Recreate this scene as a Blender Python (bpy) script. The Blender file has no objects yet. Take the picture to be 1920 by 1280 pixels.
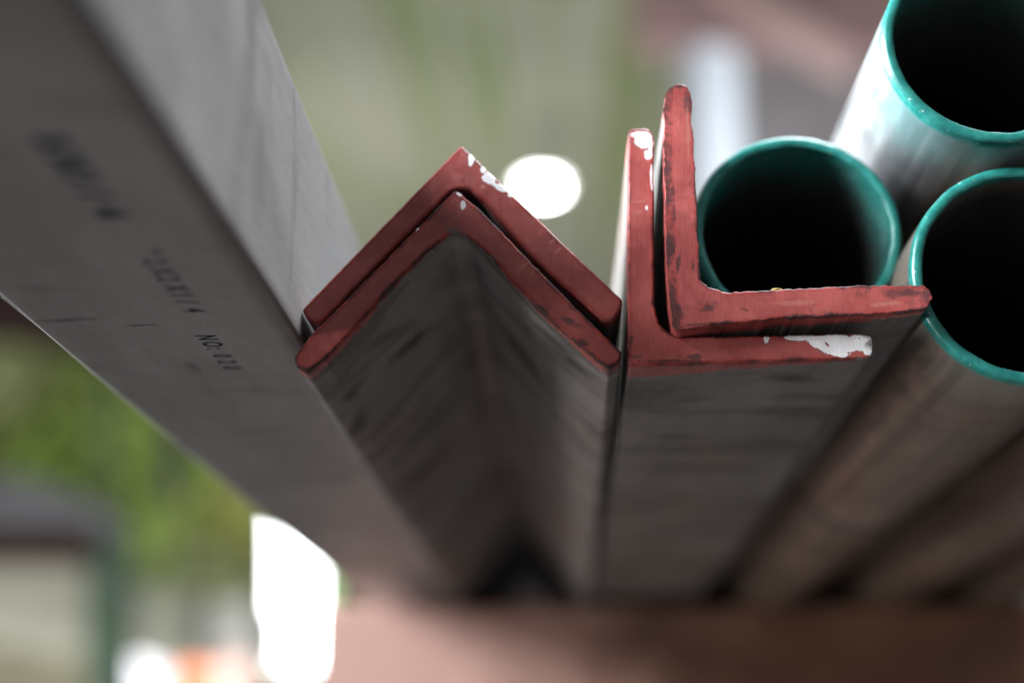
import bpy, bmesh, math, random
from mathutils import Vector, noise
from mathutils.geometry import delaunay_2d_cdt
random.seed(7)
scene = bpy.context.scene
COL = scene.collection

# ------------------------------------------------------------------ camera
FPX = 2667.0                       # focal length in px of a 1920 px wide frame (50 mm on 36 mm)
VPX, VPY = 1075.0, 1455.0          # vanishing point of the bars in the photograph
PITCH = math.atan((VPY - 640) / FPX)
YAW = math.atan((VPX - 960) / FPX * math.cos(PITCH))
sy, cy, sp, cp = math.sin(YAW), math.cos(YAW), math.sin(PITCH), math.cos(PITCH)
FW, RT, UP = Vector((-sy*cp, cy*cp, sp)), Vector((cy, sy, 0)), Vector((sy*sp, -cy*sp, cp))

def at(u, v, Y):
    """world point seen at photo pixel (u,v) lying on the vertical plane y = Y"""
    d = RT*((u-960)/FPX) - UP*((v-640)/FPX) + FW
    return d * (Y/d.y)

Y0 = 0.288                         # the painted bar ends stand 29 cm from the lens
cam = bpy.data.cameras.new('camera'); camo = bpy.data.objects.new('camera', cam); COL.objects.link(camo)
camo.rotation_euler = (math.pi/2 + PITCH, 0, YAW)
cam.sensor_width = 36; cam.lens = FPX/1920*36
cam.clip_start = 0.01; cam.clip_end = 200
cam.dof.use_dof = True
cam.dof.focus_distance = at(1180, 520, Y0-0.004).dot(FW)
cam.dof.aperture_fstop = 4.3
cam.dof.aperture_blades = 0
scene.camera = camo

# ------------------------------------------------------------------ world + lights
w = bpy.data.worlds.new('World'); scene.world = w; w.use_nodes = True
bg = w.node_tree.nodes['Background']
bg.inputs[0].default_value = (0.98, 0.95, 0.94, 1); bg.inputs[1].default_value = 0.20

def area(name, loc, target, sx, sz, power, col, spread=180):
    l = bpy.data.lights.new(name, 'AREA'); l.shape = 'RECTANGLE'; l.size = sx; l.size_y = sz
    l.energy = power; l.color = col; l.spread = math.radians(spread)
    o = bpy.data.objects.new(name, l); COL.objects.link(o); o.location = loc
    o.rotation_euler = (Vector(target)-Vector(loc)).to_track_quat('-Z', 'Y').to_euler()
    return o
TG = (0.02, 0.3, 0.08)
area('open_side_light', (-2.5, -1.0, 1.18), TG, 2.0, 1.1, 78, (0.94, 0.97, 1.0), 80)
area('low_yard_glow', (-2.6, -.9, -.30), TG, 1.6, .35, 7.5, (1.0, .96, .92), 70)
area('left_opening_light', (-2.6, 1.5, 1.2), (0.1, .5, .1), 2.0, 1.2, 88, (0.90, 0.95, 1.0), 60)
area('skylight', (0.7, 0.8, 2.4), (0.05, 0.35, 0.1), 1.6, 1.2, 50, (0.90, 0.95, 1.0), 80)
area('tree_fill', (-1.6, 5.4, 0.8), (-2.0, 9, 1.2), 3.0, 1.5, 60, (1.0, 0.98, 0.9))  # added fill aimed at the trees, in place of outdoor daylight

scene.view_settings.view_transform = 'Standard'; scene.view_settings.look = 'None'
scene.view_settings.exposure = 0; scene.view_settings.gamma = 1
scene.view_settings.use_curve_mapping = False
scene.render.engine = 'CYCLES'
scene.cycles.use_denoising = True
scene.cycles.max_bounces = 8
scene.cycles.sample_clamp_indirect = 4

# ------------------------------------------------------------------ helpers
def tag(o, label=None, cat=None, group=None, kind=None):
    for k, v in (('label', label), ('category', cat), ('group', group), ('kind', kind)):
        if v: o[k] = v
    return o

def link(name, me, mat, loc=(0, 0, 0), parent=None):
    o = bpy.data.objects.new(name, me); COL.objects.link(o); o.location = loc
    if parent: o.parent = parent
    if mat:
        for m in (mat if isinstance(mat, (list, tuple)) else [mat]): me.materials.append(m)
    return o

def from_bm(name, bm, mat, loc=(0, 0, 0), parent=None, smooth=None):
    me = bpy.data.meshes.new(name); bm.normal_update(); bm.to_mesh(me); bm.free()
    if smooth is not None:
        me.shade_smooth(); me.set_sharp_from_angle(angle=math.radians(smooth))
    return link(name, me, mat, loc, parent)

def empty(name, loc):
    o = bpy.data.objects.new(name, None); COL.objects.link(o); o.location = loc; o.empty_display_size = 0.02
    return o

def box_bm(bm, c, s, rot=None, bevel=0):
    r = bmesh.ops.create_cube(bm, size=1)
    vs = r['verts']
    bmesh.ops.scale(bm, vec=s, verts=vs)
    if bevel:
        es = list({e for v in vs for e in v.link_edges})
        rr = bmesh.ops.bevel(bm, geom=es, offset=bevel, segments=3, affect='EDGES', profile=0.5)
        vs = list({v for f in rr['faces'] for v in f.verts} | {v for v in vs if v.is_valid})
        vs = [v for v in vs if v.is_valid]
    if rot is not None: bmesh.ops.rotate(bm, cent=(0, 0, 0), matrix=rot, verts=vs)
    bmesh.ops.translate(bm, vec=c, verts=vs)
    return vs

# ---- node helper
class NT:
    def __init__(self, name):
        self.m = bpy.data.materials.new(name); self.m.use_nodes = True
        self.t = self.m.node_tree; self.b = self.t.nodes['Principled BSDF']
        self.tc = self.t.nodes.new('ShaderNodeTexCoord')
        self.obj = self.tc.outputs['Object']
    def set(self, sock, v):
        if isinstance(v, bpy.types.NodeSocket): self.t.links.new(v, sock)
        elif v is not None:
            if sock.type == 'RGBA' and len(v) == 3: v = (*v, 1)
            sock.default_value = v
    def math(self, op, a, b=None, c=None, clamp=False):
        n = self.t.nodes.new('ShaderNodeMath'); n.operation = op; n.use_clamp = clamp
        for i, x in enumerate((a, b, c)): self.set(n.inputs[i], x)
        return n.outputs[0]
    def mapping(self, scale=(1, 1, 1), rot=(0, 0, 0), loc=(0, 0, 0), vec=None):
        n = self.t.nodes.new('ShaderNodeMapping'); self.set(n.inputs[0], vec or self.obj)
        n.inputs['Scale'].default_value = scale; n.inputs['Rotation'].default_value = rot
        n.inputs['Location'].default_value = loc
        return n.outputs[0]
    def noise(self, vec, scale, detail=4, rough=0.55, dist=0):
        n = self.t.nodes.new('ShaderNodeTexNoise'); self.set(n.inputs['Vector'], vec)
        n.inputs['Scale'].default_value = scale; n.inputs['Detail'].default_value = detail
        n.inputs['Roughness'].default_value = rough; n.inputs['Distortion'].default_value = dist
        return n.outputs[0]
    def ramp(self, fac, lo, hi, a=0.0, b=1.0, smooth=True):
        n = self.t.nodes.new('ShaderNodeMapRange'); n.interpolation_type = 'SMOOTHSTEP' if smooth else 'LINEAR'
        self.set(n.inputs['Value'], fac)
        for i, x in enumerate((lo, hi, a, b)): self.set(n.inputs[1+i], x)
        return n.outputs[0]
    def mix(self, fac, a, b):
        n = self.t.nodes.new('ShaderNodeMix'); n.data_type = 'RGBA'
        self.set(n.inputs[0], fac); self.set(n.inputs[6], a); self.set(n.inputs[7], b)
        return n.outputs[2]
    def xyz(self, vec=None):
        n = self.t.nodes.new('ShaderNodeSeparateXYZ'); self.set(n.inputs[0], vec or self.obj); return n.outputs
    def attr(self, name):
        n = self.t.nodes.new('ShaderNodeAttribute'); n.attribute_name = name; return n.outputs['Fac']
    def bump(self, h, strength, dist):
        n = self.t.nodes.new('ShaderNodeBump'); self.set(n.inputs['Height'], h)
        n.inputs['Strength'].default_value = strength; n.inputs['Distance'].default_value = dist
        self.t.links.new(n.outputs[0], self.b.inputs['Normal'])
    def out(self, col=None, rough=None, metal=None, spec=None, coat=None):
        for k, v in (('Base Color', col), ('Roughness', rough), ('Metallic', metal),
                     ('Specular IOR Level', spec), ('Coat Weight', coat)):
            if v is not None: self.set(self.b.inputs[k], v)
        return self.m

def plain(name, col, rough=0.7, var=0.15, scale=6, metal=0.0, spec=0.3):
    n = NT(name); f = n.noise(n.obj, scale, 5)
    lo = tuple(c*(1-var) for c in col); hi = tuple(min(1, c*(1+var)) for c in col)
    return n.out(n.mix(n.ramp(f, 0.3, 0.7), lo, hi), rough, metal, spec)

def emitter(name, col, s):
    n = NT(name); n.out((0, 0, 0), 1)
    n.b.inputs['Emission Color'].default_value = (*col, 1); n.b.inputs['Emission Strength'].default_value = s
    return n.m

# ---- steel bar: mill scale sides, painted end ------------------------------
def steel_nodes(n, seed, base=(0.115, 0.108, 0.103), dark=(0.028, 0.026, 0.025), lite=(0.17, 0.165, 0.165),
                smudge=0.5, rust=0.15, streak_rot=0.0, streak_at=0.6):
    L = (seed*3.1, seed*1.7, seed*0.9)
    fine = n.noise(n.mapping(loc=L), 900, 3, 0.6)
    pit = n.noise(n.mapping(scale=(1, .35, 1), loc=L), 260, 4, 0.6)
    cross = n.noise(n.mapping(scale=(17, 58, 17), rot=(0, 0, streak_rot), loc=L), 1.0, 4, 0.5, 0.9)   # streaks across the bar
    blot = n.noise(n.mapping(scale=(34, 13, 34), loc=L), 1.0, 4, 0.5, 0.4)
    c = n.mix(n.ramp(blot, 0.34, 0.68), base, lite)
    c = n.mix(n.math('MULTIPLY', n.ramp(cross, streak_at-.06, streak_at+.12), smudge), c, dark)
    br = n.noise(n.mapping(scale=(30, 9, 30), loc=(L[1], L[0], 4)), 1.0, 5, 0.6, 0.5)
    c = n.mix(n.math('MULTIPLY', n.ramp(br, 0.5, 0.72), rust), c, (0.17, 0.085, 0.05))
    c = n.mix(n.math('MULTIPLY', n.ramp(fine, 0.45, 0.8), 0.25), c, lite)
    return c, fine, pit, blot

def bar_material(name, seed, paint_len, slope, absx=False, bright=1.0, chips=(), dirt=(), scrapes=(), smears=(), grime=0.35, rough_edge=0.5, **kw):
    n = NT(name)
    steel, fine, pit, blot = steel_nodes(n, seed, **kw)
    X, Y, Z = n.xyz()
    sw = n.noise(n.mapping(scale=(60, 60, 60)), 1.0, 4, .6); sw2 = n.noise(n.obj, 420, 4, .6)
    for (cx, cy_, rx, ry, ang, st) in smears:
        ca, sa = math.cos(ang), math.sin(ang)
        dx = n.math('SUBTRACT', X, cx); dy = n.math('SUBTRACT', Y, cy_)
        u = n.math('ADD', n.math('MULTIPLY', dx, ca/rx), n.math('MULTIPLY', dy, sa/rx))
        v = n.math('ADD', n.math('MULTIPLY', dx, -sa/ry), n.math('MULTIPLY', dy, ca/ry))
        d = n.math('SQRT', n.math('ADD', n.math('MULTIPLY', u, u), n.math('MULTIPLY', v, v)))
        d = n.math('ADD', d, n.math('ADD', n.math('MULTIPLY', n.math('SUBTRACT', sw, .5), 1.6), n.math('MULTIPLY', n.math('SUBTRACT', sw2, .5), .5)))
        steel = n.mix(n.math('MULTIPLY', n.ramp(d, 1.15, .1), st), steel, (.014, .013, .013))
    # paint reaches paint_len down the sides, ragged
    rag = n.noise(n.mapping(loc=(seed, 0, 0)), 170, 4, 0.6)
    lim = n.math('ADD', n.math('MULTIPLY', n.math('ABSOLUTE', X) if absx else X, slope), paint_len)
    lim = n.math('ADD', lim, n.math('MULTIPLY', n.math('SUBTRACT', rag, 0.5), 0.008))
    mask = n.ramp(n.math('SUBTRACT', lim, Y), -0.0006, 0.0006)
    # red oxide paint
    v1 = n.noise(n.mapping(loc=(seed*2, 1, 3)), 75, 5, 0.6)
    v2 = n.noise(n.mapping(scale=(1, 1, 1), loc=(seed, 5, 0)), 420, 4, 0.65)
    red = n.mix(n.ramp(v1, 0.35, 0.7), tuple(q*bright for q in (0.215, 0.038, 0.035)), tuple(q*bright for q in (0.33, 0.075, 0.068)))
    red = n.mix(n.math('MULTIPLY', n.ramp(v2, 0.52, 0.75), 0.35), red, (0.42, 0.11, 0.10))
    gr = n.noise(n.mapping(loc=(9, seed, 2)), 120, 6, 0.7)
    red = n.mix(n.math('MULTIPLY', n.ramp(gr, 0.54, 0.66), grime), red, (0.035, 0.022, 0.024))
    # worn dark rim along the cut edge
    rim = n.attr('rim')
    r1 = n.math('ADD', rim, n.math('MULTIPLY', n.math('SUBTRACT', gr, 0.55), 2.2))
    red = n.mix(n.math('MULTIPLY', n.ramp(r1, 0.6, 0.95), rough_edge), red, (0.045, 0.028, 0.03))
    # dark dirt patches
    warp = n.noise(n.obj, 520, 5, 0.7)
    warp2 = n.noise(n.mapping(loc=(4, 4, 4)), 210, 3, 0.6)
    def ellipses(lst, amp, amp2):
        acc = None
        for (cx, cz, rx, rz, ang) in lst:
            ca, sa = math.cos(ang), math.sin(ang)
            dx = n.math('SUBTRACT', X, cx); dz = n.math('SUBTRACT', Z, cz)
            u = n.math('ADD', n.math('MULTIPLY', dx, ca/rx), n.math('MULTIPLY', dz, sa/rx))
            v = n.math('ADD', n.math('MULTIPLY', dx, -sa/rz), n.math('MULTIPLY', dz, ca/rz))
            d = n.math('SQRT', n.math('ADD', n.math('MULTIPLY', u, u), n.math('MULTIPLY', v, v)))
            acc = d if acc is None else n.math('MINIMUM', acc, d)
        acc = n.math('ADD', acc, n.math('MULTIPLY', n.math('SUBTRACT', warp, 0.5), amp))
        return n.math('ADD', acc, n.math('MULTIPLY', n.math('SUBTRACT', warp2, 0.5), amp2))
    front = n.math('LESS_THAN', Y, 0.0012)
    if dirt:
        d = ellipses(dirt, 3.0, 2.6)
        red = n.mix(n.math('MULTIPLY', n.ramp(d, 1.3, 0.3), 0.75), red, (0.035, 0.022, 0.025))
    if scrapes:
        d = ellipses(scrapes, 1.6, 1.0)
        red = n.mix(n.math('MULTIPLY', n.ramp(d, 1.0, 0.6), 0.55), red, (0.42, 0.16, 0.13))
    saw = n.noise(n.mapping(scale=(2600, 1, 160), rot=(0, math.radians(38+seed*9), 0)), 1.0, 3, .6)
    sawf = n.math('MULTIPLY', n.ramp(saw, .58, .72), n.ramp(warp2, .42, .6))
    red = n.mix(n.math('MULTIPLY', sawf, .22), red, (.45, .17, .15))
    red = n.mix(n.math('MULTIPLY', n.ramp(saw, .42, .3), .25), red, (.10, .03, .03))
    h = n.math('ADD', n.math('MULTIPLY', v2, 0.3), n.math('ADD', n.math('MULTIPLY', v1, 0.7), n.math('MULTIPLY', saw, .25)))
    if chips:
        d = ellipses(chips, 1.5, 1.5)
        cm = n.math('MULTIPLY', n.ramp(d, 1.03, 0.97), front)
        red = n.mix(n.math('MULTIPLY', n.ramp(d, 1.22, 1.0), .55), red, (.10, .035, .035))
        hol = n.noise(n.mapping(loc=(2, 2, seed)), 640, 2, .5)
        cm = n.math('MULTIPLY', cm, n.ramp(hol, .70, .66))
        wht = n.mix(n.ramp(v2, 0.4, 0.7), (0.66, 0.66, 0.68), (0.8, 0.8, 0.82))
        red = n.mix(cm, red, wht)
        h = n.math('SUBTRACT', h, n.math('MULTIPLY', cm, 0.5))
    col = n.mix(mask, steel, red)
    ro = n.mix(mask, n.ramp(pit, 0.3, 0.7, 0.45, 0.6), n.ramp(v2, 0.3, 0.7, 0.36, 0.52))
    hh = n.math('ADD', n.math('MULTIPLY', h, 1.0), n.math('ADD', n.math('MULTIPLY', fine, 0.10), n.math('MULTIPLY', pit, 0.25)))
    n.bump(hh, 0.35, 0.0006)
    return n.out(col, ro, 0.0, n.mix(mask, (.28, .28, .28), n.mix(n.ramp(rim, .4, .9), (.6, .6, .6), (.1, .1, .1))))

def resample(pts, step):
    out = []
    for i in range(len(pts)):
        a, b = pts[i], pts[(i+1) % len(pts)]
        k = max(1, round((b-a).length/step))
        out += [a.lerp(b, j/k) for j in range(k)]
    return out

def smooth_corners(pts, keep):
    """round every corner with the radius given for it (0 = leave)"""
    out = []; N = len(pts)
    for i, p in enumerate(pts):
        r = keep[i] if isinstance(keep, (list, tuple)) else keep
        a, b = pts[i-1], pts[(i+1) % N]
        if r <= 0: out.append(p); continue
        da, db = (a-p), (b-p)
        ra = min(r, da.length*.45); rb = min(r, db.length*.45)
        s, e = p+da.normalized()*ra, p+db.normalized()*rb
        for j in range(7):
            t = j/6; out.append(s.lerp(p, t).lerp(p.lerp(e, t), t))
    return out

def bar_mesh(name, outline, length, mat, origin, jitter=0.0, bevel=0.0004, bevfn=None, step=0.0006, y_front=None, seedj=0, relief=.00005):
    """outline: list of 2D (x,z) Vectors, world; extruded along +Y"""
    pts = resample(outline, step); N = len(pts)
    area2 = sum(pts[i].x*pts[(i+1) % N].y - pts[(i+1) % N].x*pts[i].y for i in range(N))
    if area2 < 0: pts.reverse()
    nor = []
    for i in range(N):
        t = (pts[(i+2) % N]-pts[i-2]).normalized(); nor.append(Vector((t.y, -t.x)))   # outward for CCW
    o2 = Vector((origin.x, origin.z))
    bm = bmesh.new(); lay = bm.verts.layers.float.new('rim')
    def safe(i, off):
        p, nn = pts[i], nor[i]; d = off
        while d > off*.12:
            q = p-nn*d
            if all((q-z).length > d*.93 for z in pts): return d
            d *= .85
        return d
    def ring(off, y, jit, val):
        r = []
        ins = [safe(i, off) for i in range(N)] if off > .001 else [off]*N
        if off > .001:
            for _ in range(3): ins = [min(ins[i], (ins[i-1]+ins[i]+ins[(i+1) % N])/3) for i in range(N)]
        for i in range(N):
            j = noise.noise(Vector((pts[i].x*900, pts[i].y*900, seedj)))*jit + noise.noise(Vector((pts[i].x*260, pts[i].y*260, seedj+5)))*jit
            b = ins[i] * (bevfn(nor[i], pts[i]) if (bevfn and 0 < off < .001) else 1)
            if bevfn and off > .001: b = max(b, .0006*bevfn(nor[i], pts[i]))
            p = pts[i]-nor[i]*b+nor[i]*j-o2
            yy = y
            if y_front: yy += y_front(p)
            v = bm.verts.new((p.x, yy, p.y)); v[lay] = val; r.append(v)
        return r
    rings = [ring(bevel, 0, jitter, 0.9), ring(0, bevel, jitter, 1.0),
             ring(0, 0.004, jitter*.5, 0.3), ring(0, 0.02, 0, 0), ring(0, length, 0, 0)]
    for a, b in zip(rings, rings[1:]):
        for i in range(N):
            bm.faces.new((a[i], a[(i+1) % N], b[(i+1) % N], b[i]))
    # cap: constrained triangulation with interior points
    r0 = [Vector((v.co.x, v.co.z)) for v in rings[0]]
    def inside(q):
        c = False
        for i in range(N):
            a, b = r0[i], r0[i-1]
            if (a.y > q.y) != (b.y > q.y) and q.x < (b.x-a.x)*(q.y-a.y)/(b.y-a.y)+a.x: c = not c
        return c
    g = 0.0009; grid = []
    x0, x1 = min(p.x for p in r0), max(p.x for p in r0); z0, z1 = min(p.y for p in r0), max(p.y for p in r0)
    if step < .0015:
        x = x0
        while x < x1:
            z = z0
            while z < z1:
                q = Vector((x+random.uniform(-.2, .2)*g, z+random.uniform(-.2, .2)*g)); z += g
                d = min((q-p).length for p in r0)
                if d > .0005 and inside(q): grid.append((q, d))
            x += g
    vv, ee, ff, *_ = delaunay_2d_cdt([p for p in r0]+[q for q, d in grid], [(i, (i+1) % N) for i in range(N)], [], 1, 1e-7)
    vm = []
    for k, q in enumerate(vv):
        if k < N and (q-r0[k]).length < 1e-6: vm.append(rings[0][k]); continue
        d = min((q-p).length for p in r0); und = relief*noise.noise(Vector((q.x*160, q.y*160, seedj)))*min(1, d/.002)
        v = bm.verts.new((q.x, und, q.y)); v[lay] = max(0, .9-d/.0018); vm.append(v)
    for f in ff:
        try: bm.faces.new([vm[k] for k in f])
        except ValueError: pass
    f2 = bm.faces.new(rings[-1])
    bmesh.ops.triangulate(bm, faces=[f2])
    bmesh.ops.recalc_face_normals(bm, faces=bm.faces)
    return from_bm(name, bm, mat, origin, smooth=38)

def P(px, Y):
    r = []
    for u, v in px:
        p = at(u, v, Y); r.append(Vector((p.x, p.z)))
    return r

def E(lst, Y, org):
    """pixel ellipses -> local ellipses (u,v,ru,rv,angle deg clockwise on screen)"""
    out = []
    for u, v, ru, rv, a in lst:
        c = at(u, v, Y); k = Y/FPX*1.04
        out.append((c.x-org.x, c.z-org.z, ru*k, rv*k, -math.radians(a)))
    return out

# ------------------------------------------------------------------ the rack beam carrying the bars
YB = 0.690
zt = at(900, 1131, YB).z
xl = at(603, 1200, YB).x
nb = NT('rack_primer')
f1 = nb.noise(nb.mapping(scale=(1, 1, 1)), 14, 5, .6); f2 = nb.noise(nb.obj, 60, 5, .6)
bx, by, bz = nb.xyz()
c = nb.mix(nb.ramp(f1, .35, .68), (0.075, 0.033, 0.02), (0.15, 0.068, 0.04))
lit_end = nb.math('ADD', nb.math('MULTIPLY', bx, -7.0), nb.math('MULTIPLY', nb.math('SUBTRACT', f1, .5), 2.2))  # daylight on the left end, painted paler than the shaded rest
c = nb.mix(nb.ramp(lit_end, -1.6, -.1), c, (0.33, 0.195, 0.165))
c = nb.mix(nb.math('MULTIPLY', nb.ramp(f2, .5, .75), .35), c, (0.16, 0.06, 0.04))
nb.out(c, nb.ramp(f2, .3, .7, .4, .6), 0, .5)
bm = bmesh.new()
# channel section, open to the back, extruded along x
sec = [(0, 0), (0.22, 0), (0.22, -0.012), (0.010, -0.014), (0.010, -0.106), (0.22, -0.108), (0.22, -0.12), (0, -0.12)]
secv = smooth_corners([Vector(p) for p in sec], [0.006, .002, .002, .006, .006, .002, .002, .006])
for X0, X1 in ((0, 0.62),):
    A = [bm.verts.new((X0, p.x, p.y)) for p in secv]; B = [bm.verts.new((X1, p.x, p.y)) for p in secv]
    for i in range(len(A)):
        bm.faces.new((A[i], A[(i+1) % len(A)], B[(i+1) % len(A)], B[i]))
    bm.faces.new(A[::-1]); bm.faces.new(B)
bmesh.ops.recalc_face_normals(bm, faces=bm.faces)
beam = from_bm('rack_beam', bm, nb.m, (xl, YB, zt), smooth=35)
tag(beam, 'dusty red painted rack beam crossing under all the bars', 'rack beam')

bm = bmesh.new(); box_bm(bm, (0.30, 0.70, -0.012), (0.60, 0.94, 0.018), bevel=.002)
tag(from_bm('light_block_plate', bm, plain('light_block_dark', (.02, .018, .018), .8, .3, 20), (xl, YB+.226-.23+.23, zt)), 'dark plate added under the bars behind the rack beam to block light', 'plate')  # added blocker, keeps the space under the bars dark

# ------------------------------------------------------------------ angle bars
LB = 1.7
# --- big unpainted angle at the left, heel at lower right, running towards the lens
YN = 0.115
B_, A_, C_ = P([(563, 637), (104, 637), (563, 229)], Y0)
th = 0.0064
xr, zb = B_.x, B_.y
wl = 0.0508; hl = 0.0508
A_x = A_.x
out = [Vector((xr, zb)), Vector((xr, C_.y)), Vector((xr-th, C_.y)), Vector((xr-th, zb+th)),
       Vector((A_x, zb+th)), Vector((A_x, zb))]
out = smooth_corners(out, [0.0012, 0.0008, 0.004, 0.006, 0.004, 0.0008])
org = Vector((xr, YN, zb))
nL = NT('grey_mill_steel')
stc, fine, pit, blot = steel_nodes(nL, 3, base=(0.175, 0.167, 0.164), dark=(0.03, 0.028, 0.028), lite=(0.235, 0.227, 0.224), smudge=0.36, rust=0.05, streak_at=.62)
X, Y, Z = nL.xyz()
def sm(n, cx, cy_, rx, ry, ang, soft=0.6, warp=None, amp=.8):
    ca, sa = math.cos(ang), math.sin(ang)
    dx = n.math('SUBTRACT', X, cx); dy = n.math('SUBTRACT', Y, cy_)
    u = n.math('ADD', n.math('MULTIPLY', dx, ca/rx), n.math('MULTIPLY', dy, sa/rx))
    v = n.math('ADD', n.math('MULTIPLY', dx, -sa/ry), n.math('MULTIPLY', dy, ca/ry))
    d = n.math('SQRT', n.math('ADD', n.math('MULTIPLY', u, u), n.math('MULTIPLY', v, v)))
    d = n.math('ADD', d, n.math('MULTIPLY', n.math('SUBTRACT', warp, .5), amp))
    return n.ramp(d, 1.0, 1.0-soft)
def under(u, v):
    """point on the underside plane z = zb of the big angle, seen at a pixel"""
    d = RT*((u-960)/FPX) - UP*((v-640)/FPX) + FW
    return d*(zb/d.z)
wn = nL.noise(nL.obj, 420, 5, .7)
col = stc
isbot = nL.math('LESS_THAN', Z, 0.0005)
for (ua, va, ub, vb, wd, st) in ((225, 611, 305, 608, .0007, .85), (60, 603, 190, 597, .0016, .6), (0, 536, 150, 545, .0022, .3),
                                 (350, 675, 375, 700, .0018, .45), (430, 810, 560, 800, .004, .35), (560, 900, 700, 890, .006, .3)):
    a, b = under(ua, va), under(ub, vb); mid = (a+b)/2; d = b-a
    m_ = sm(nL, mid.x-xr, mid.y-YN, d.length/2*1.15, wd, math.atan2(d.y, d.x), .6, wn, .9)
    col = nL.mix(nL.math('MULTIPLY', nL.math('MULTIPLY', m_, st), isbot), col, (0.018, 0.016, 0.018))
# darker band along the heel
toe_glint = nL.math('MULTIPLY', nL.ramp(nL.math('ABSOLUTE', nL.math('ADD', X, xr-A_x)), .0011, .0004), nL.ramp(Z, .0016, .0004))  # highlight on the toe corner, painted as a thin pale line
col = nL.mix(toe_glint, col, (.75, .75, .76))
hb = nL.ramp(nL.math('ABSOLUTE', nL.math('ADD', X, 0.0012)), 0.0042, 0.0004)
hb = nL.math('MULTIPLY', hb, nL.ramp(Z, 0.004, 0.0))
col = nL.mix(nL.math('MULTIPLY', hb, .6), col, (0.035, 0.03, 0.028))
nL.bump(nL.math('ADD', nL.math('MULTIPLY', fine, .5), pit), 0.35, 0.00035)
nL.out(col, nL.ramp(pit, .3, .7, .42, .56), 0, .5)
big = bar_mesh('angle_bar', out, 2.0, nL.m, org, bevel=0.0003, step=0.002)
tag(big, 'bare grey angle bar with black stencilled size marks, reaching toward the viewer', 'steel angle bar')

# stencilled writing on its underside
ink = plain('stencil_ink', (0.012, 0.012, 0.02), 0.8, 0.3, 900)
def stencil(txt, u, v, height, pitch, bold=0.0, sx=0.78):
    """letters run along +Y, tops towards +X, readable from below"""
    p0 = under(u, v); bm = bmesh.new()
    for i, ch in enumerate(txt):
        if ch == ' ': continue
        cu = bpy.data.curves.new('t', 'FONT'); cu.body = ch; cu.size = height*1.40; cu.offset = bold; cu.resolution_u = 3
        tmp = bpy.data.objects.new('t', cu); COL.objects.link(tmp)
        bpy.context.view_layer.update()
        me = tmp.to_mesh(); n0 = len(bm.verts)
        vs = []
        for q in me.vertices:
            # text x -> +Y , text y -> +X ; seen from below this reads correctly
            x = q.co.y; y = i*pitch + q.co.x*sx
            vs.append(bm.verts.new((x, y, 0)))
        for f in me.polygons:
            try: bm.faces.new([vs[k] for k in f.vertices])
            except ValueError: pass
        tmp.to_mesh_clear(); bpy.data.objects.remove(tmp); bpy.data.curves.remove(cu)
    r = bmesh.ops.extrude_face_region(bm, geom=list(bm.faces))
    bmesh.ops.translate(bm, vec=(0, 0, -0.00003), verts=[g for g in r['geom'] if isinstance(g, bmesh.types.BMVert)])
    bmesh.ops.recalc_face_normals(bm, faces=bm.faces)
    return from_bm('stencil_marking', bm, ink, Vector((p0.x, p0.y, zb-0.00002))-org, big)
stencil('3X1/4', 62, 258, 0.0046, 0.0068, 0.00055, 1.15)
stencil('"2X2X1/4', 252, 470, 0.0043, 0.00465, 0.00012)
stencil('NO:020', 366, 628, 0.0043, 0.0048, 0.00012)

def S(a, b, A, B, Yp, org, width, st):
    """smear between pixels a and b on the face swept along +Y from profile edge A-B"""
    pa, pb = at(*A, Yp), at(*B, Yp); t = (pb-pa); nrm = Vector((-t.z, 0, t.x))
    q = []
    for u, v in (a, b):
        d = RT*((u-960)/FPX) - UP*((v-640)/FPX) + FW
        q.append(d*(pa.dot(nrm)/d.dot(nrm))-org)
    m_ = (q[0]+q[1])/2; dd = q[1]-q[0]
    return (m_.x, m_.y, max(.002, math.hypot(dd.x, dd.y)/2*1.25), width, math.atan2(dd.y, dd.x), st)
# --- the nested pair standing like a roof
YV = Y0
vo = P([(865, 272), (1167, 562), (1166, 576), (1148, 603), (1131, 603), (1006, 490), (908, 377), (881, 356), (862, 353), (846, 356),
        (720, 483), (604, 603), (590, 606), (574, 596), (566, 580)][::-1], YV)
vo = smooth_corners(vo, 0.0007)
vi = P([(854, 355), (904, 396), (1006, 502), (1119, 615), (1166, 660), (1164, 674), (1142, 690), (1119, 675), (1049, 615),
        (998, 568), (935, 498), (900, 463), (880, 446), (863, 441), (846, 441), (830, 449), (803, 470), (749, 521), (686, 592), (608, 674), (575, 699),
        (553, 686), (551, 670), (571, 642), (600, 610)][::-1], YV-0.001)
vi = smooth_corners(vi, 0.0006)
org = Vector((at(865, 272, YV).x, YV, at(865, 272, YV).z))
m = bar_material('red_end_steel_peak', 1, 0.004, 0.0,
    chips=E([(884, 301, 5, 15, 14), (884, 296, 6, 8, 0), (905, 318, 6, 8, 0), (918, 334, 15, 11, 50), (938, 352, 15, 7, 35), (957, 366, 5, 4, 0)], YV, org),
    scrapes=E([(1048, 468, 12, 3, -42), (1035, 452, 8, 3, -30), (905, 350, 6, 5, 0)], YV, org),
    dirt=E([(868, 338, 7, 1.5, -40)], YV, org), grime=.18, rough_edge=.45)
v_outer = bar_mesh('angle_bar', vo, LB, m, org, jitter=.00008, seedj=1, y_front=lambda p: 0.0)
tag(v_outer, 'angle bar set like a roof with white chipped red end, upper of the peaked pair', 'steel angle bar')
org = Vector((at(858, 358, YV).x, YV-0.001, at(858, 358, YV).z))
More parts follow.
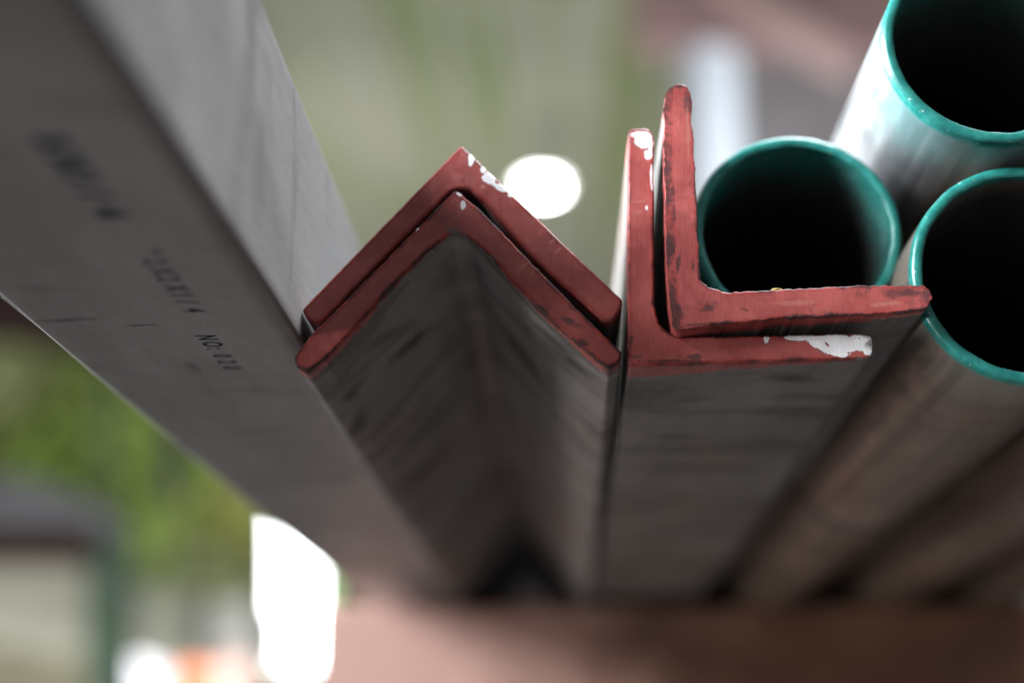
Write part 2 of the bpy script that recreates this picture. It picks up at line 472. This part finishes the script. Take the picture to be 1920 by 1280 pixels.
m = bar_material('red_end_steel_nested', 5, 0.0005, 0.15, absx=True,
    smears=[(0.0004, .22, .34, .0065, math.pi/2, .75)]+[S(a, b, (575, 699), (803, 470), YV, org, w_, st) for a, b, w_, st in (((725, 670), (827, 607), .004, .85), ((694, 634), (784, 607), .003, .5), ((632, 757), (671, 713), .006, .9), ((654, 805), (690, 770), .01, .8), ((640, 735), (700, 690), .004, .6), ((760, 850), (840, 740), .016, .4), ((725, 915), (745, 890), .02, .7))]+[S(a, b, (935, 498), (1119, 675), YV, org, w_, st) for a, b, w_, st in (((947, 615), (1017, 709), .006, .75), ((1049, 658), (1111, 701), .0035, .7), ((1000, 600), (1100, 670), .003, .4), ((1040, 790), (1100, 860), .015, .4))],
    chips=E([(869, 388, 5, 9, 0), (861, 367, 7, 3, 40), (782, 432, 4, 3, 0)], YV, org),
    scrapes=E([(985, 500, 14, 2.5, -48), (975, 506, 12, 2, -50), (998, 515, 9, 2, -48)], YV, org),
    dirt=E([(1068, 606, 22, 6, 30), (1095, 645, 12, 5, 40), (1140, 690, 20, 6, 0)], YV, org), grime=.3, rough_edge=.9,
    base=(0.14, 0.133, 0.127), lite=(.21, .20, .195), smudge=.6, streak_rot=.0, rust=.2, streak_at=.52)
v_inner = bar_mesh('angle_bar', vi, LB, m, org, jitter=.00018, seedj=2)
tag(v_inner, 'angle bar set like a roof with dark edged red end, lower of the peaked pair', 'steel angle bar')

# --- the two nested L bars
YL = Y0
ll = P([(1177, 252), (1183, 241), (1216, 240), (1226, 254), (1226, 413), (1227, 570), (1235, 605), (1250, 622), (1270, 630), (1299, 631),
        (1435, 629), (1617, 625), (1636, 629), (1640, 649), (1637, 665), (1626, 672), (1536, 675), (1333, 680), (1181, 685), (1177, 680)][::-1], YL)
ll = smooth_corners(ll, 0.0007)
org = Vector((at(1177, 684, YL).x, YL, at(1177, 684, YL).z))
m = bar_material('red_end_steel_flaked', 8, 0.0105, -0.21, bright=1.15,
    smears=[S(a, b, (1181, 685), (1536, 675), YL, org, w_, st) for a, b, w_, st in (((1439, 706), (1526, 713), .004, .75), ((1173, 776), (1318, 762), .003, .5), ((1211, 820), (1332, 820), .005, .6), ((1173, 883), (1439, 873), .006, .5), ((1190, 1000), (1380, 990), .02, .4), ((1200, 735), (1300, 728), .002, .35))],
    chips=E([(1207, 262, 17, 17, 0), (1200, 252, 18, 8, 0), (1216, 285, 8, 18, 8), (1222, 330, 3, 26, 0), (1212, 390, 2.5, 6, 0),
             (1615, 640, 30, 19, 0), (1628, 652, 14, 16, 0), (1570, 645, 34, 20, 0), (1535, 641, 22, 12, 20), (1502, 632, 34, 6, 0), (1437, 634, 5, 8, 20), (1575, 662, 20, 8, 10)], YL, org),
    scrapes=E([(1198, 378, 14, 3, 0), (1196, 398, 8, 4, 0)], YL, org),
    dirt=E([(1184, 640, 6, 12, 0), (1187, 668, 14, 6, 0), (1300, 668, 26, 6, 0), (1250, 676, 50, 3, 0)], YL, org), grime=.22, rough_edge=.7,
    base=(0.135, 0.124, 0.115), lite=(.20, .186, .175), smudge=.55, rust=.4, streak_at=.55)
l_low = bar_mesh('angle_bar', ll, LB, m, org, jitter=.0001, seedj=3)
tag(l_low, 'L shaped angle bar whose red end has flaked to white at both tips', 'steel angle bar')

YU = 0.283
lu = P([(1246, 183), (1251, 170), (1262, 160), (1276, 157), (1289, 161), (1296, 175), (1297, 218), (1302, 296), (1306, 374), (1310, 472), (1314, 522), (1325, 537),
        (1349, 546), (1372, 548), (1418, 546), (1536, 539), (1604, 535), (1735, 534), (1744, 541), (1749, 554), (1745, 568), (1735, 580),
        (1671, 587), (1468, 596), (1367, 605), (1290, 616), (1273, 620), (1263, 612), (1255, 560), (1250, 460), (1247, 335)][::-1], YU)
lu = smooth_corners(lu, 0.0007)
org = Vector((at(1270, 618, YU).x, YU, at(1270, 618, YU).z))
m = bar_material('red_end_steel_ragged', 11, 0.0085, -0.10, bright=1.3,
    dirt=E([(1700, 548, 34, 11, 0), (1737, 556, 14, 22, 0), (1290, 185, 10, 34, 0), (1276, 162, 18, 6, 0), (1272, 490, 4, 20, 8), (1300, 500, 3, 16, 0), (1280, 590, 6, 18, 0),
             (1330, 575, 18, 10, -20), (1395, 580, 9, 3, 30), (1330, 606, 60, 3, -5), (1265, 400, 2, 30, 0)], YU, org),
    scrapes=E([(1660, 570, 40, 5, -5), (1290, 250, 5, 60, 0), (1490, 568, 50, 6, 0)], YU, org), grime=.5, rough_edge=.85,
    base=(0.10, 0.095, 0.09), smudge=.4, rust=.2)
l_up = bar_mesh('angle_bar', lu, LB, m, org, jitter=.00028, seedj=4, bevel=.0002,
                bevfn=lambda nn, p: 1.0 + 7*max(0, -nn.x)**3, step=.0005)
tag(l_up, 'L shaped angle bar with ragged dirty red end, tallest of the painted bars', 'steel angle bar')
bm = bmesh.new(); bmesh.ops.create_icosphere(bm, subdivisions=1, radius=.0007)
bmesh.ops.scale(bm, vec=(1.9, 1, .5), verts=bm.verts)
c0 = at(1456, 543, YU+.0015)
tag(from_bm('paint_crumb', bm, plain('yellow_crumb', (.5, .42, .12), .8), c0), 'tiny yellow crumb lying on the tall ragged L bar ledge', 'crumb')

# ------------------------------------------------------------------ pipes
def circle_fit(px, Y):
    import numpy as np
    q = P(px, Y); A = np.array([[2*p.x, 2*p.y, 1] for p in q]); b = np.array([p.x**2+p.y**2 for p in q])
    s = np.linalg.lstsq(A, b, rcond=None)[0]; return s[0], s[1], math.sqrt(s[2]+s[0]**2+s[1]**2)
R = 0.02415
def fit(px, k=1.0):
    x, z, r = circle_fit(px, 1.0); Y = R/r*k; return x*Y, z*Y, Y, k

def pipe_material(name, seed, edge=0.003, rust=.6, tint=.12, lite=(0.34, 0.35, 0.36), base=(0.2, 0.2, 0.205)):
    n = NT(name); global X, Y, Z
    stl, fine, pit, blot = steel_nodes(n, seed, base=base, lite=lite, dark=(.04, .035, .03), smudge=.35, rust=rust, streak_at=.55)
    Xs, Ys, Zs = n.xyz()
    lon = n.noise(n.mapping(scale=(150, 4, 150), loc=(seed, 0, 0)), 1.0, 4, .6)
    stl = n.mix(n.math('MULTIPLY', n.ramp(lon, .42, .62), .75), stl, tuple(c*.45 for c in base))
    rag = n.noise(n.mapping(scale=(1, .5, 1), loc=(seed, 2, 0)), 110, 4, .6)
    inner = n.attr('inner')
    lim = n.math('ADD', edge, n.math('MULTIPLY', n.math('SUBTRACT', rag, .5), edge*1.2))
    mo = n.ramp(n.math('SUBTRACT', lim, Ys), -.0012, .0008)
    limi = n.math('ADD', .009, n.math('MULTIPLY', n.math('SUBTRACT', rag, .5), .02))
    mi = n.ramp(n.math('SUBTRACT', limi, Ys), -.020, .012)
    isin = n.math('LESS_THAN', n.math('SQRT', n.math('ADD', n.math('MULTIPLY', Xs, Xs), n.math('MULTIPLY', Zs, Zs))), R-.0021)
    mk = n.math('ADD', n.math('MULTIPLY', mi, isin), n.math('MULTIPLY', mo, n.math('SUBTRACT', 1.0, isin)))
    stl = n.mix(n.math('MULTIPLY', n.ramp(n.math('ADD', Ys, n.math('MULTIPLY', rag, .02)), .04, .008), tint), stl, (.16, .40, .40))
    v = n.noise(n.mapping(loc=(seed, 0, 3)), 300, 5, .65)
    teal = n.mix(n.ramp(v, .35, .7), (0.010, 0.14, 0.125), (0.028, 0.235, 0.205))
    ch = n.noise(n.mapping(loc=(seed, 7, 3)), 620, 4, .7)
    teal = n.mix(n.math('MULTIPLY', n.ramp(ch, .64, .70), n.math('MULTIPLY', n.attr('rim'), .8)), teal, (.7, .74, .74))
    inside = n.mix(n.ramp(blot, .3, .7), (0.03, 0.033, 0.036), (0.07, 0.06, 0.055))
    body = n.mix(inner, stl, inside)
    c = n.mix(mk, body, teal)
    n.bump(n.math('ADD', n.math('MULTIPLY', v, .6), n.math('MULTIPLY', pit, .5)), .3, .0005)
    return n.out(c, n.mix(mk, n.ramp(pit, .3, .7, .3, .5), (.3, .3, .3)), n.math('MULTIPLY', n.math('SUBTRACT', 1.0, mk), n.math('MULTIPLY', n.math('SUBTRACT', 1.0, inner), .35)), .5)

def pipe(name, x, z, Yf, mat, k=1.0, length=1.6, wall=.0024, label=None, group=None):
    NS = 128; bm = bmesh.new(); la = bm.verts.layers.float.new('inner'); lr = bm.verts.layers.float.new('rim')
    RR = R*k
    prof = [(RR, length, 0, 0), (RR, .05, 0, 0), (RR, .004, 0, .3), (RR, .0009, 0, 1), (RR-.0003, .0003, 0, 1), (RR-.0009, 0, 0, .8), (RR-wall+.0005, 0, 0, .6),
            (RR-wall, .0004, 0, .4), (RR-wall, .001, .0, .2), (RR-wall, .012, 1, 0), (RR-wall, .05, 1, 0), (RR-wall, length, 1, 0)]
    rings = []
    for r, y, a, rm in prof:
        ring = []
        for k in range(NS):
            t = 2*math.pi*k/NS
            j = noise.noise(Vector((math.cos(t)*6, math.sin(t)*6, x*300)))*.00015 if rm > .3 else 0
            v = bm.verts.new(((r+j)*math.cos(t), y+abs(j), (r+j)*math.sin(t))); v[la] = a; v[lr] = rm; ring.append(v)
        rings.append(ring)
    for a, b in zip(rings, rings[1:]):
        for k in range(NS): bm.faces.new((a[k], a[(k+1) % NS], b[(k+1) % NS], b[k]))
    bm.faces.new(rings[-1])
    a, b = rings[0], rings[-1]
    for k in range(NS): bm.faces.new((b[k], b[(k+1) % NS], a[(k+1) % NS], a[k]))
    bmesh.ops.recalc_face_normals(bm, faces=bm.faces)
    o = from_bm(name, bm, mat, (x, Yf, z), smooth=50)
    return tag(o, label, 'steel pipe', group)
xC, zC, yC, kC = fit([(1500, 250), (1556, 267), (1612, 304), (1669, 366), (1694, 439), (1688, 489), (1669, 534), (1308, 370), (1341, 324), (1403, 273), (1462, 251)])
xT, zT, yT, kT = fit([(1655, 67), (1663, 118), (1686, 163), (1725, 208), (1770, 242), (1837, 261), (1920, 263), (1669, 0)])
xR, zR, yR, kR = fit([(1711, 489), (1719, 439), (1742, 388), (1781, 349), (1837, 319), (1920, 315), (1731, 579), (1747, 619), (1781, 658), (1837, 695), (1920, 717)], 1.02)
print('PIPES', (xC, zC, yC), (xT, zT, yT), (xR, zR, yR))
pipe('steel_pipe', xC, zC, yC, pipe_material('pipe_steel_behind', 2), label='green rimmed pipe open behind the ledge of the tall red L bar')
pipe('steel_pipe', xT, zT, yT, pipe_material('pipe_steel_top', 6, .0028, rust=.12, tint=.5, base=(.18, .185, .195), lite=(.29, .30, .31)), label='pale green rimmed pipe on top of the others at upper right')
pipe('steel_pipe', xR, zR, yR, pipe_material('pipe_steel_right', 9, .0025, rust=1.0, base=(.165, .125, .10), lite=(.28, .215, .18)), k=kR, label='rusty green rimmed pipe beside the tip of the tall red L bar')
pm = pipe_material('pipe_steel_far', 13, .004, rust=1.0, base=(.15, .115, .09), lite=(.24, .18, .145))
G = 'rusty pipes whose ends lie outside the view'
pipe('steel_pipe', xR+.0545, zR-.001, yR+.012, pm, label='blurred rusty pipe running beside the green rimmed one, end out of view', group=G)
pipe('steel_pipe', xT+.0545, zT-.001, yT+.002, pm, label='unseen pipe added on the top row beyond the right edge to block light', group='added light blocking pipes beyond the right edge')  # this and the next pipe are added unseen, to stop light between the pipes
pipe('steel_pipe', xT+.105, zT-.001, yT+.006, pm, label='unseen pipe added on the top row beyond the right edge to block light', group='added light blocking pipes beyond the right edge')
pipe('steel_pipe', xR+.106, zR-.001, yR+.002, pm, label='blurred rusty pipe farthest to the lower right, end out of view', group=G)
# dark joint ring on the rusty pipe where two lengths meet
bm = bmesh.new()
bmesh.ops.create_cone(bm, segments=96, radius1=R+.0006, radius2=R+.0006, depth=.006, cap_ends=False)
bmesh.ops.rotate(bm, cent=(0, 0, 0), matrix=__import__('mathutils').Matrix.Rotation(math.pi/2, 3, 'X'), verts=bm.verts)
bmesh.ops.solidify(bm, geom=list(bm.faces), thickness=.0005)
band = from_bm('binding_band', bm, plain('band_steel', (.035, .028, .026), .6), (xR, .475, zR), smooth=40)
tag(band, 'dark thin band wrapped round the rusty pipe', 'band')

# ------------------------------------------------------------------ background, far out of focus
def quad_box(name, px, Y, depth, mat, label, cat, group=None, kind=None, bev=.01):
    """solid panel: outline of pixels at distance Y, real thickness"""
    pts = [at(u, v, Y) for u, v in px]; c = sum(pts, Vector())/len(pts)
    bm = bmesh.new()
    F = [bm.verts.new(p-c) for p in pts]; K = [bm.verts.new(p-c+Vector((0, depth, 0))) for p in pts]
    n = len(pts)
    bm.faces.new(F); bm.faces.new(K[::-1])
    for i in range(n): bm.faces.new((F[i], K[i], K[(i+1) % n], F[(i+1) % n]))
    bmesh.ops.recalc_face_normals(bm, faces=bm.faces)
    o = from_bm(name, bm, mat, c)
    return tag(o, label, cat, group, kind)

# shed roof of ribbed sheets, ribs running away from the viewer
ZR = 2.9
nr = NT('mossy_roof_sheet')
g1 = nr.noise(nr.mapping(scale=(1.5, .28, 1)), 1.6, 3, .5, .2); g2 = nr.noise(nr.mapping(scale=(5.2, .10, 1)), 1.3, 3, .5)
c = nr.mix(nr.ramp(g1, .42, .62), (0.36, 0.38, 0.26), (0.23, 0.285, 0.12))
c = nr.mix(nr.math('MULTIPLY', nr.ramp(g2, .42, .62), .75), c, (0.45, 0.45, 0.40))
nr.out(c, .7, 0, .2)
bm = bmesh.new(); W = 7.0; n = 230
cols = []
for i in range(n+1):
    x = -W/2 + W*i/n; z = 0.02*(1 if math.sin(x*2*math.pi/.25) > .3 else 0)
    cols.append([bm.verts.new((x, yy, z+0.02*yy)) for yy in (-1.2, 7)])
for a, b in zip(cols, cols[1:]): bm.faces.new((a[0], b[0], b[1], a[1]))
r = bmesh.ops.extrude_face_region(bm, geom=list(bm.faces))
bmesh.ops.translate(bm, vec=(0, 0, .01), verts=[g for g in r['geom'] if isinstance(g, bmesh.types.BMVert)])
roof = from_bm('roof', bm, nr.m, (0.2, 3.8, ZR)); tag(roof, kind='structure')
area('post_fill', (1.3, 2.3, 0.2), (0.47, 3.2, 1.15), .5, .5, 13, (.92, .96, 1.0), 90)  # added fill that brightens the pale post and girder, no fixture there
area('roof_wash', (-.2, 3.0, -1.2), (0, 6.8, 2.9), 4.0, 2.0, 42, (1, 1, .97), 90)  # added fill from below to brighten the roof, no fixture there

rustm = plain('rust_red_girder', (.33, .215, .215), .6, .2, 3)
drk = plain('dark_red_girder', (.045, .016, .014), .6, .2, 3)
# high bay lamp
lp = at(1016, 352, 6.0)
root = empty('ceiling_lamp', lp); tag(root, 'round lit ceiling lamp hanging beyond the peaked bars', 'ceiling lamp')
bm = bmesh.new(); bmesh.ops.create_cone(bm, cap_ends=True, segments=40, radius1=.066, radius2=.066, depth=.012)
from_bm('lamp_lens', bm, emitter('lamp_glow', (.97, 1, 1), 45), (0, 0, 0), root)
bm = bmesh.new(); bmesh.ops.create_cone(bm, cap_ends=False, segments=40, radius1=.10, radius2=.004, depth=.10)
bmesh.ops.solidify(bm, geom=list(bm.faces), thickness=.003)
from_bm('lamp_shade', bm, plain('lamp_shade_white', (.6, .6, .58)), (0, 0, .06), root, 40)
bm = bmesh.new(); bmesh.ops.create_cone(bm, cap_ends=True, segments=12, radius1=.008, radius2=.008, depth=ZR-lp.z-.1)
from_bm('hanging_rod', bm, plain('rod_grey', (.3, .3, .3)), (0, 0, .11+(ZR-lp.z-.1)/2), root)

quad_box('roof_girder', [(1185, -60), (1185, 72), (1560, 82), (1700, 90), (1700, -60)], 4.2, .12, rustm, 'dull rust red girder crossing the top right behind the pipes', 'girder')
quad_box('cross_brace', [(1325, -40), (1372, -40), (1600, 92), (1600, 140), (1540, 118)], 3.9, .06, plain('brace_pink', (.62, .43, .42), .6, .2, 3), 'pale reddish brace slanting down to the white pipe', 'brace')
quad_box('wall_panel', [(1395, 95), (1395, 700), (1720, 700), (1720, 95)], 4.6, .05, plain('grey_panel', (.33, .31, .33)), 'dull mauve grey panel between the pale post and the pipes', 'panel')
# pale round post
bt, bb = at(1345, 112, 3.2), at(1345, 900, 3.2)
bm = bmesh.new(); bmesh.ops.create_cone(bm, cap_ends=True, segments=48, radius1=.075, radius2=.075, depth=(bt-bb).length)
post = from_bm('pale_post', bm, plain('post_white', (.80, .86, .94), .5, .02), (bt+bb)/2, smooth=40)
tag(post, 'pale bluish white post standing behind the tall L bars', 'post')

# ---- left: the open side of the shed
quad_box('dark_girder', [(-60, 500), (-60, 612), (160, 640), (160, 500)], 2.6, .1, drk, 'dark red girder end showing left of the bare angle bar', 'girder')
quad_box('sheet_stack', [(-60, 885), (40, 890), (120, 915), (185, 950), (185, 985), (-60, 985)], 3.2, .15, plain('sheet_grey', (.22, .22, .24), .5), 'slumped grey stack of sheets on the dark rack shelf', 'sheet stack')
quad_box('rack_shelf', [(-60, 987), (-60, 1042), (150, 1042), (150, 987)], 3.2, .15, drk, 'dark brown rack shelf under the grey sheet stack', 'shelf')
quad_box('cream_crate', [(-60, 1050), (-60, 1190), (158, 1190), (158, 1050)], 3.6, .6, plain('cream_paint', (.50, .49, .41)), 'cream coloured crate below the dark brown shelf', 'crate')
quad_box('green_upright', [(160, 960), (160, 1400), (222, 1400), (222, 960)], 3.4, .12, plain('green_paint', (.10, .16, .11)), 'dull green upright at the right of the cream crate', 'upright')
quad_box('olive_crate', [(232, 1112), (232, 1225), (352, 1225), (352, 1112)], 3.9, .4, plain('olive_paint', (.32, .33, .27)), 'olive grey crate standing right of the green upright', 'crate')
quad_box('grey_crate', [(395, 1125), (395, 1218), (474, 1218), (474, 1125)], 3.9, .4, plain('pale_grey_paint', (.52, .52, .49)), 'pale grey crate against the bright doorway', 'crate')
quad_box('dark_post', [(300, 700), (300, 935), (330, 935), (330, 700)], 3.4, .08, plain('post_dark', (.07, .08, .06)), 'short dark post hanging in front of the green leaves', 'post')
quad_box('olive_bench', [(-60, 1195), (-60, 1500), (640, 1500), (640, 1250), (420, 1222)], 6.9, .6, plain('bench_olive', (.20, .19, .14)), 'dim olive bench running along the bottom left', 'bench')
def drum(name, u, v, Y, r, h, mat, label, cat):
    c = at(u, v, Y); bm = bmesh.new()
    prof = [(0, 0), (r*.96, 0), (r, .02*h), (r, .3*h), (r*1.04, .33*h), (r, .36*h), (r, .64*h), (r*1.04, .67*h), (r, .7*h), (r, .97*h), (r*.96, h), (0, h)]
    rings = []
    for rr, z in prof:
        rings.append([bm.verts.new((rr*math.cos(k*math.pi/16), rr*math.sin(k*math.pi/16), z-h)) for k in range(32)] if rr else [bm.verts.new((0, 0, z-h))])
    for a, b in zip(rings, rings[1:]):
        for k in range(32):
            if len(a) == 1: bm.faces.new((a[0], b[k], b[(k+1) % 32]))
            elif len(b) == 1: bm.faces.new((a[k], a[(k+1) % 32], b[0]))
            else: bm.faces.new((a[k], a[(k+1) % 32], b[(k+1) % 32], b[k]))
    bmesh.ops.recalc_face_normals(bm, faces=bm.faces)
    tag(from_bm(name, bm, mat, c, smooth=40), label, cat)
drum('white_drum', 272, 1232, 6.2, .115, .60, plain('drum_white', (.80, .80, .92), .4, .03), 'pale lavender white drum at the bottom edge', 'drum')
drum('orange_drum', 366, 1244, 6.3, .070, .60, plain('drum_orange', (.85, .27, .14), .4, .05), 'orange drum beside the pale lavender one', 'drum')
drum('pink_drum', 436, 1236, 6.4, .085, .60, plain('drum_pink', (.72, .50, .48), .4, .05), 'dusty pink drum beside the bright doorway', 'drum')

# bright doorway to the sky
root = empty('doorway', at(560, 1150, 5.2)); o0 = root.location.copy(); tag(root, 'overexposed white doorway under the bare angle bar', 'doorway')
def pane(px, Y, mat, name):
    pts = [at(u, v, Y)-o0 for u, v in px]; bm = bmesh.new()
    F = [bm.verts.new(p) for p in pts]; K = [bm.verts.new(p+Vector((0, .03, 0))) for p in pts]
    bm.faces.new(F); bm.faces.new(K[::-1])
    for i in range(len(pts)): bm.faces.new((F[i], K[i], K[(i+1) % len(pts)], F[(i+1) % len(pts)]))
    bmesh.ops.recalc_face_normals(bm, faces=bm.faces)
    return from_bm(name, bm, mat, (0, 0, 0), root)
pane([(514, 900), (514, 1245), (590, 1245), (590, 900)], 5.2, emitter('doorway_daylight', (.95, 1, 1), 14), 'bright_pane')
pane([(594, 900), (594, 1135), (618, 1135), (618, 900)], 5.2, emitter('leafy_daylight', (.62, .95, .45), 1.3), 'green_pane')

# trees beyond the open side
def leaf_mat(name, a, b):
    n = NT(name); f = n.noise(n.obj, 1.6, 4, .6); g = n.noise(n.obj, 9, 3, .6)
    c = n.mix(n.ramp(f, .35, .65), a, b); c = n.mix(n.math('MULTIPLY', n.ramp(g, .5, .75), .4), c, (.2, .19, .08))
    return n.out(c, .6, 0, .2)
bark = plain('bark_brown', (.09, .06, .04), .9)
def tree(u, v, Y, r, h, la, lb, label, seed, base_v=1700):
    rnd = random.Random(seed); c = at(u, v, Y); root = empty('tree', (c.x, Y, c.z-h)); tag(root, label, 'tree', 'trees beyond the open side')
    bm = bmesh.new(); bmesh.ops.create_cone(bm, cap_ends=True, segments=10, radius1=.10, radius2=.03, depth=h)
    for vv in bm.verts: vv.co.x += .05*math.sin(vv.co.z*2)
    from_bm('trunk', bm, bark, (0, 0, h/2), root, 60)
    bm = bmesh.new()
    for _ in range(34):
        while True:
            q = Vector((rnd.uniform(-1, 1), rnd.uniform(-1, 1), rnd.uniform(-1, 1)))
            if .35 < q.length < 1: break
        cc = Vector((q.x*r, q.y*r*.7, h+q.z*r*1.05)); cr = r*rnd.uniform(.2, .42)
        for _ in range(90):
            d = Vector((rnd.gauss(0, .5), rnd.gauss(0, .5), rnd.gauss(0, .5)))*cr
            s = rnd.uniform(.05, .09); ax = Vector((rnd.gauss(0, 1), rnd.gauss(0, 1), rnd.gauss(0, 1))).normalized()
            bx = ax.orthogonal().normalized(); by = ax.cross(bx)
            p = cc+d
            bm.faces.new([bm.verts.new(p+bx*s), bm.verts.new(p+by*s*.5), bm.verts.new(p-bx*s), bm.verts.new(p-by*s*.5)])
    from_bm('crown', bm, leaf_mat('leaves', la, lb), (0, 0, 0), root)
quad_box('dark_post', [(186, 600), (186, 960), (206, 960), (206, 600)], 7.0, .08, plain('post_moss', (.06, .08, .04)), 'thin dark post at the left edge of the bright leaves', 'post')
tree(30, 760, 8.0, .62, 2.2, (.22, .28, .12), (.40, .42, .22), 'pale olive tree at the far left beyond the shed', 1)
tree(215, 860, 7.6, .55, 2.0, (.17, .27, .05), (.27, .36, .10), 'bright green tree left of the short dark post', 2)
tree(420, 960, 8.2, .60, 2.0, (.25, .30, .07), (.44, .44, .17), 'yellow green tree right of the short dark post', 3)
tree(330, 1110, 7.8, .45, 1.6, (.16, .22, .09), (.3, .32, .18), 'low dull green tree behind the crates', 4)
nh = NT('hedge_green'); h1 = nh.noise(nh.obj, 1.1, 4, .6)
nh.out(nh.mix(nh.ramp(h1, .4, .6), (.16, .24, .06), (.36, .37, .22)), .8, 0, .1)
hb_ = quad_box('hill', [(-300, 560), (-300, 1400), (680, 1400), (680, 900), (300, 640)], 10.5, 2.0, nh.m, None, None, kind='structure')
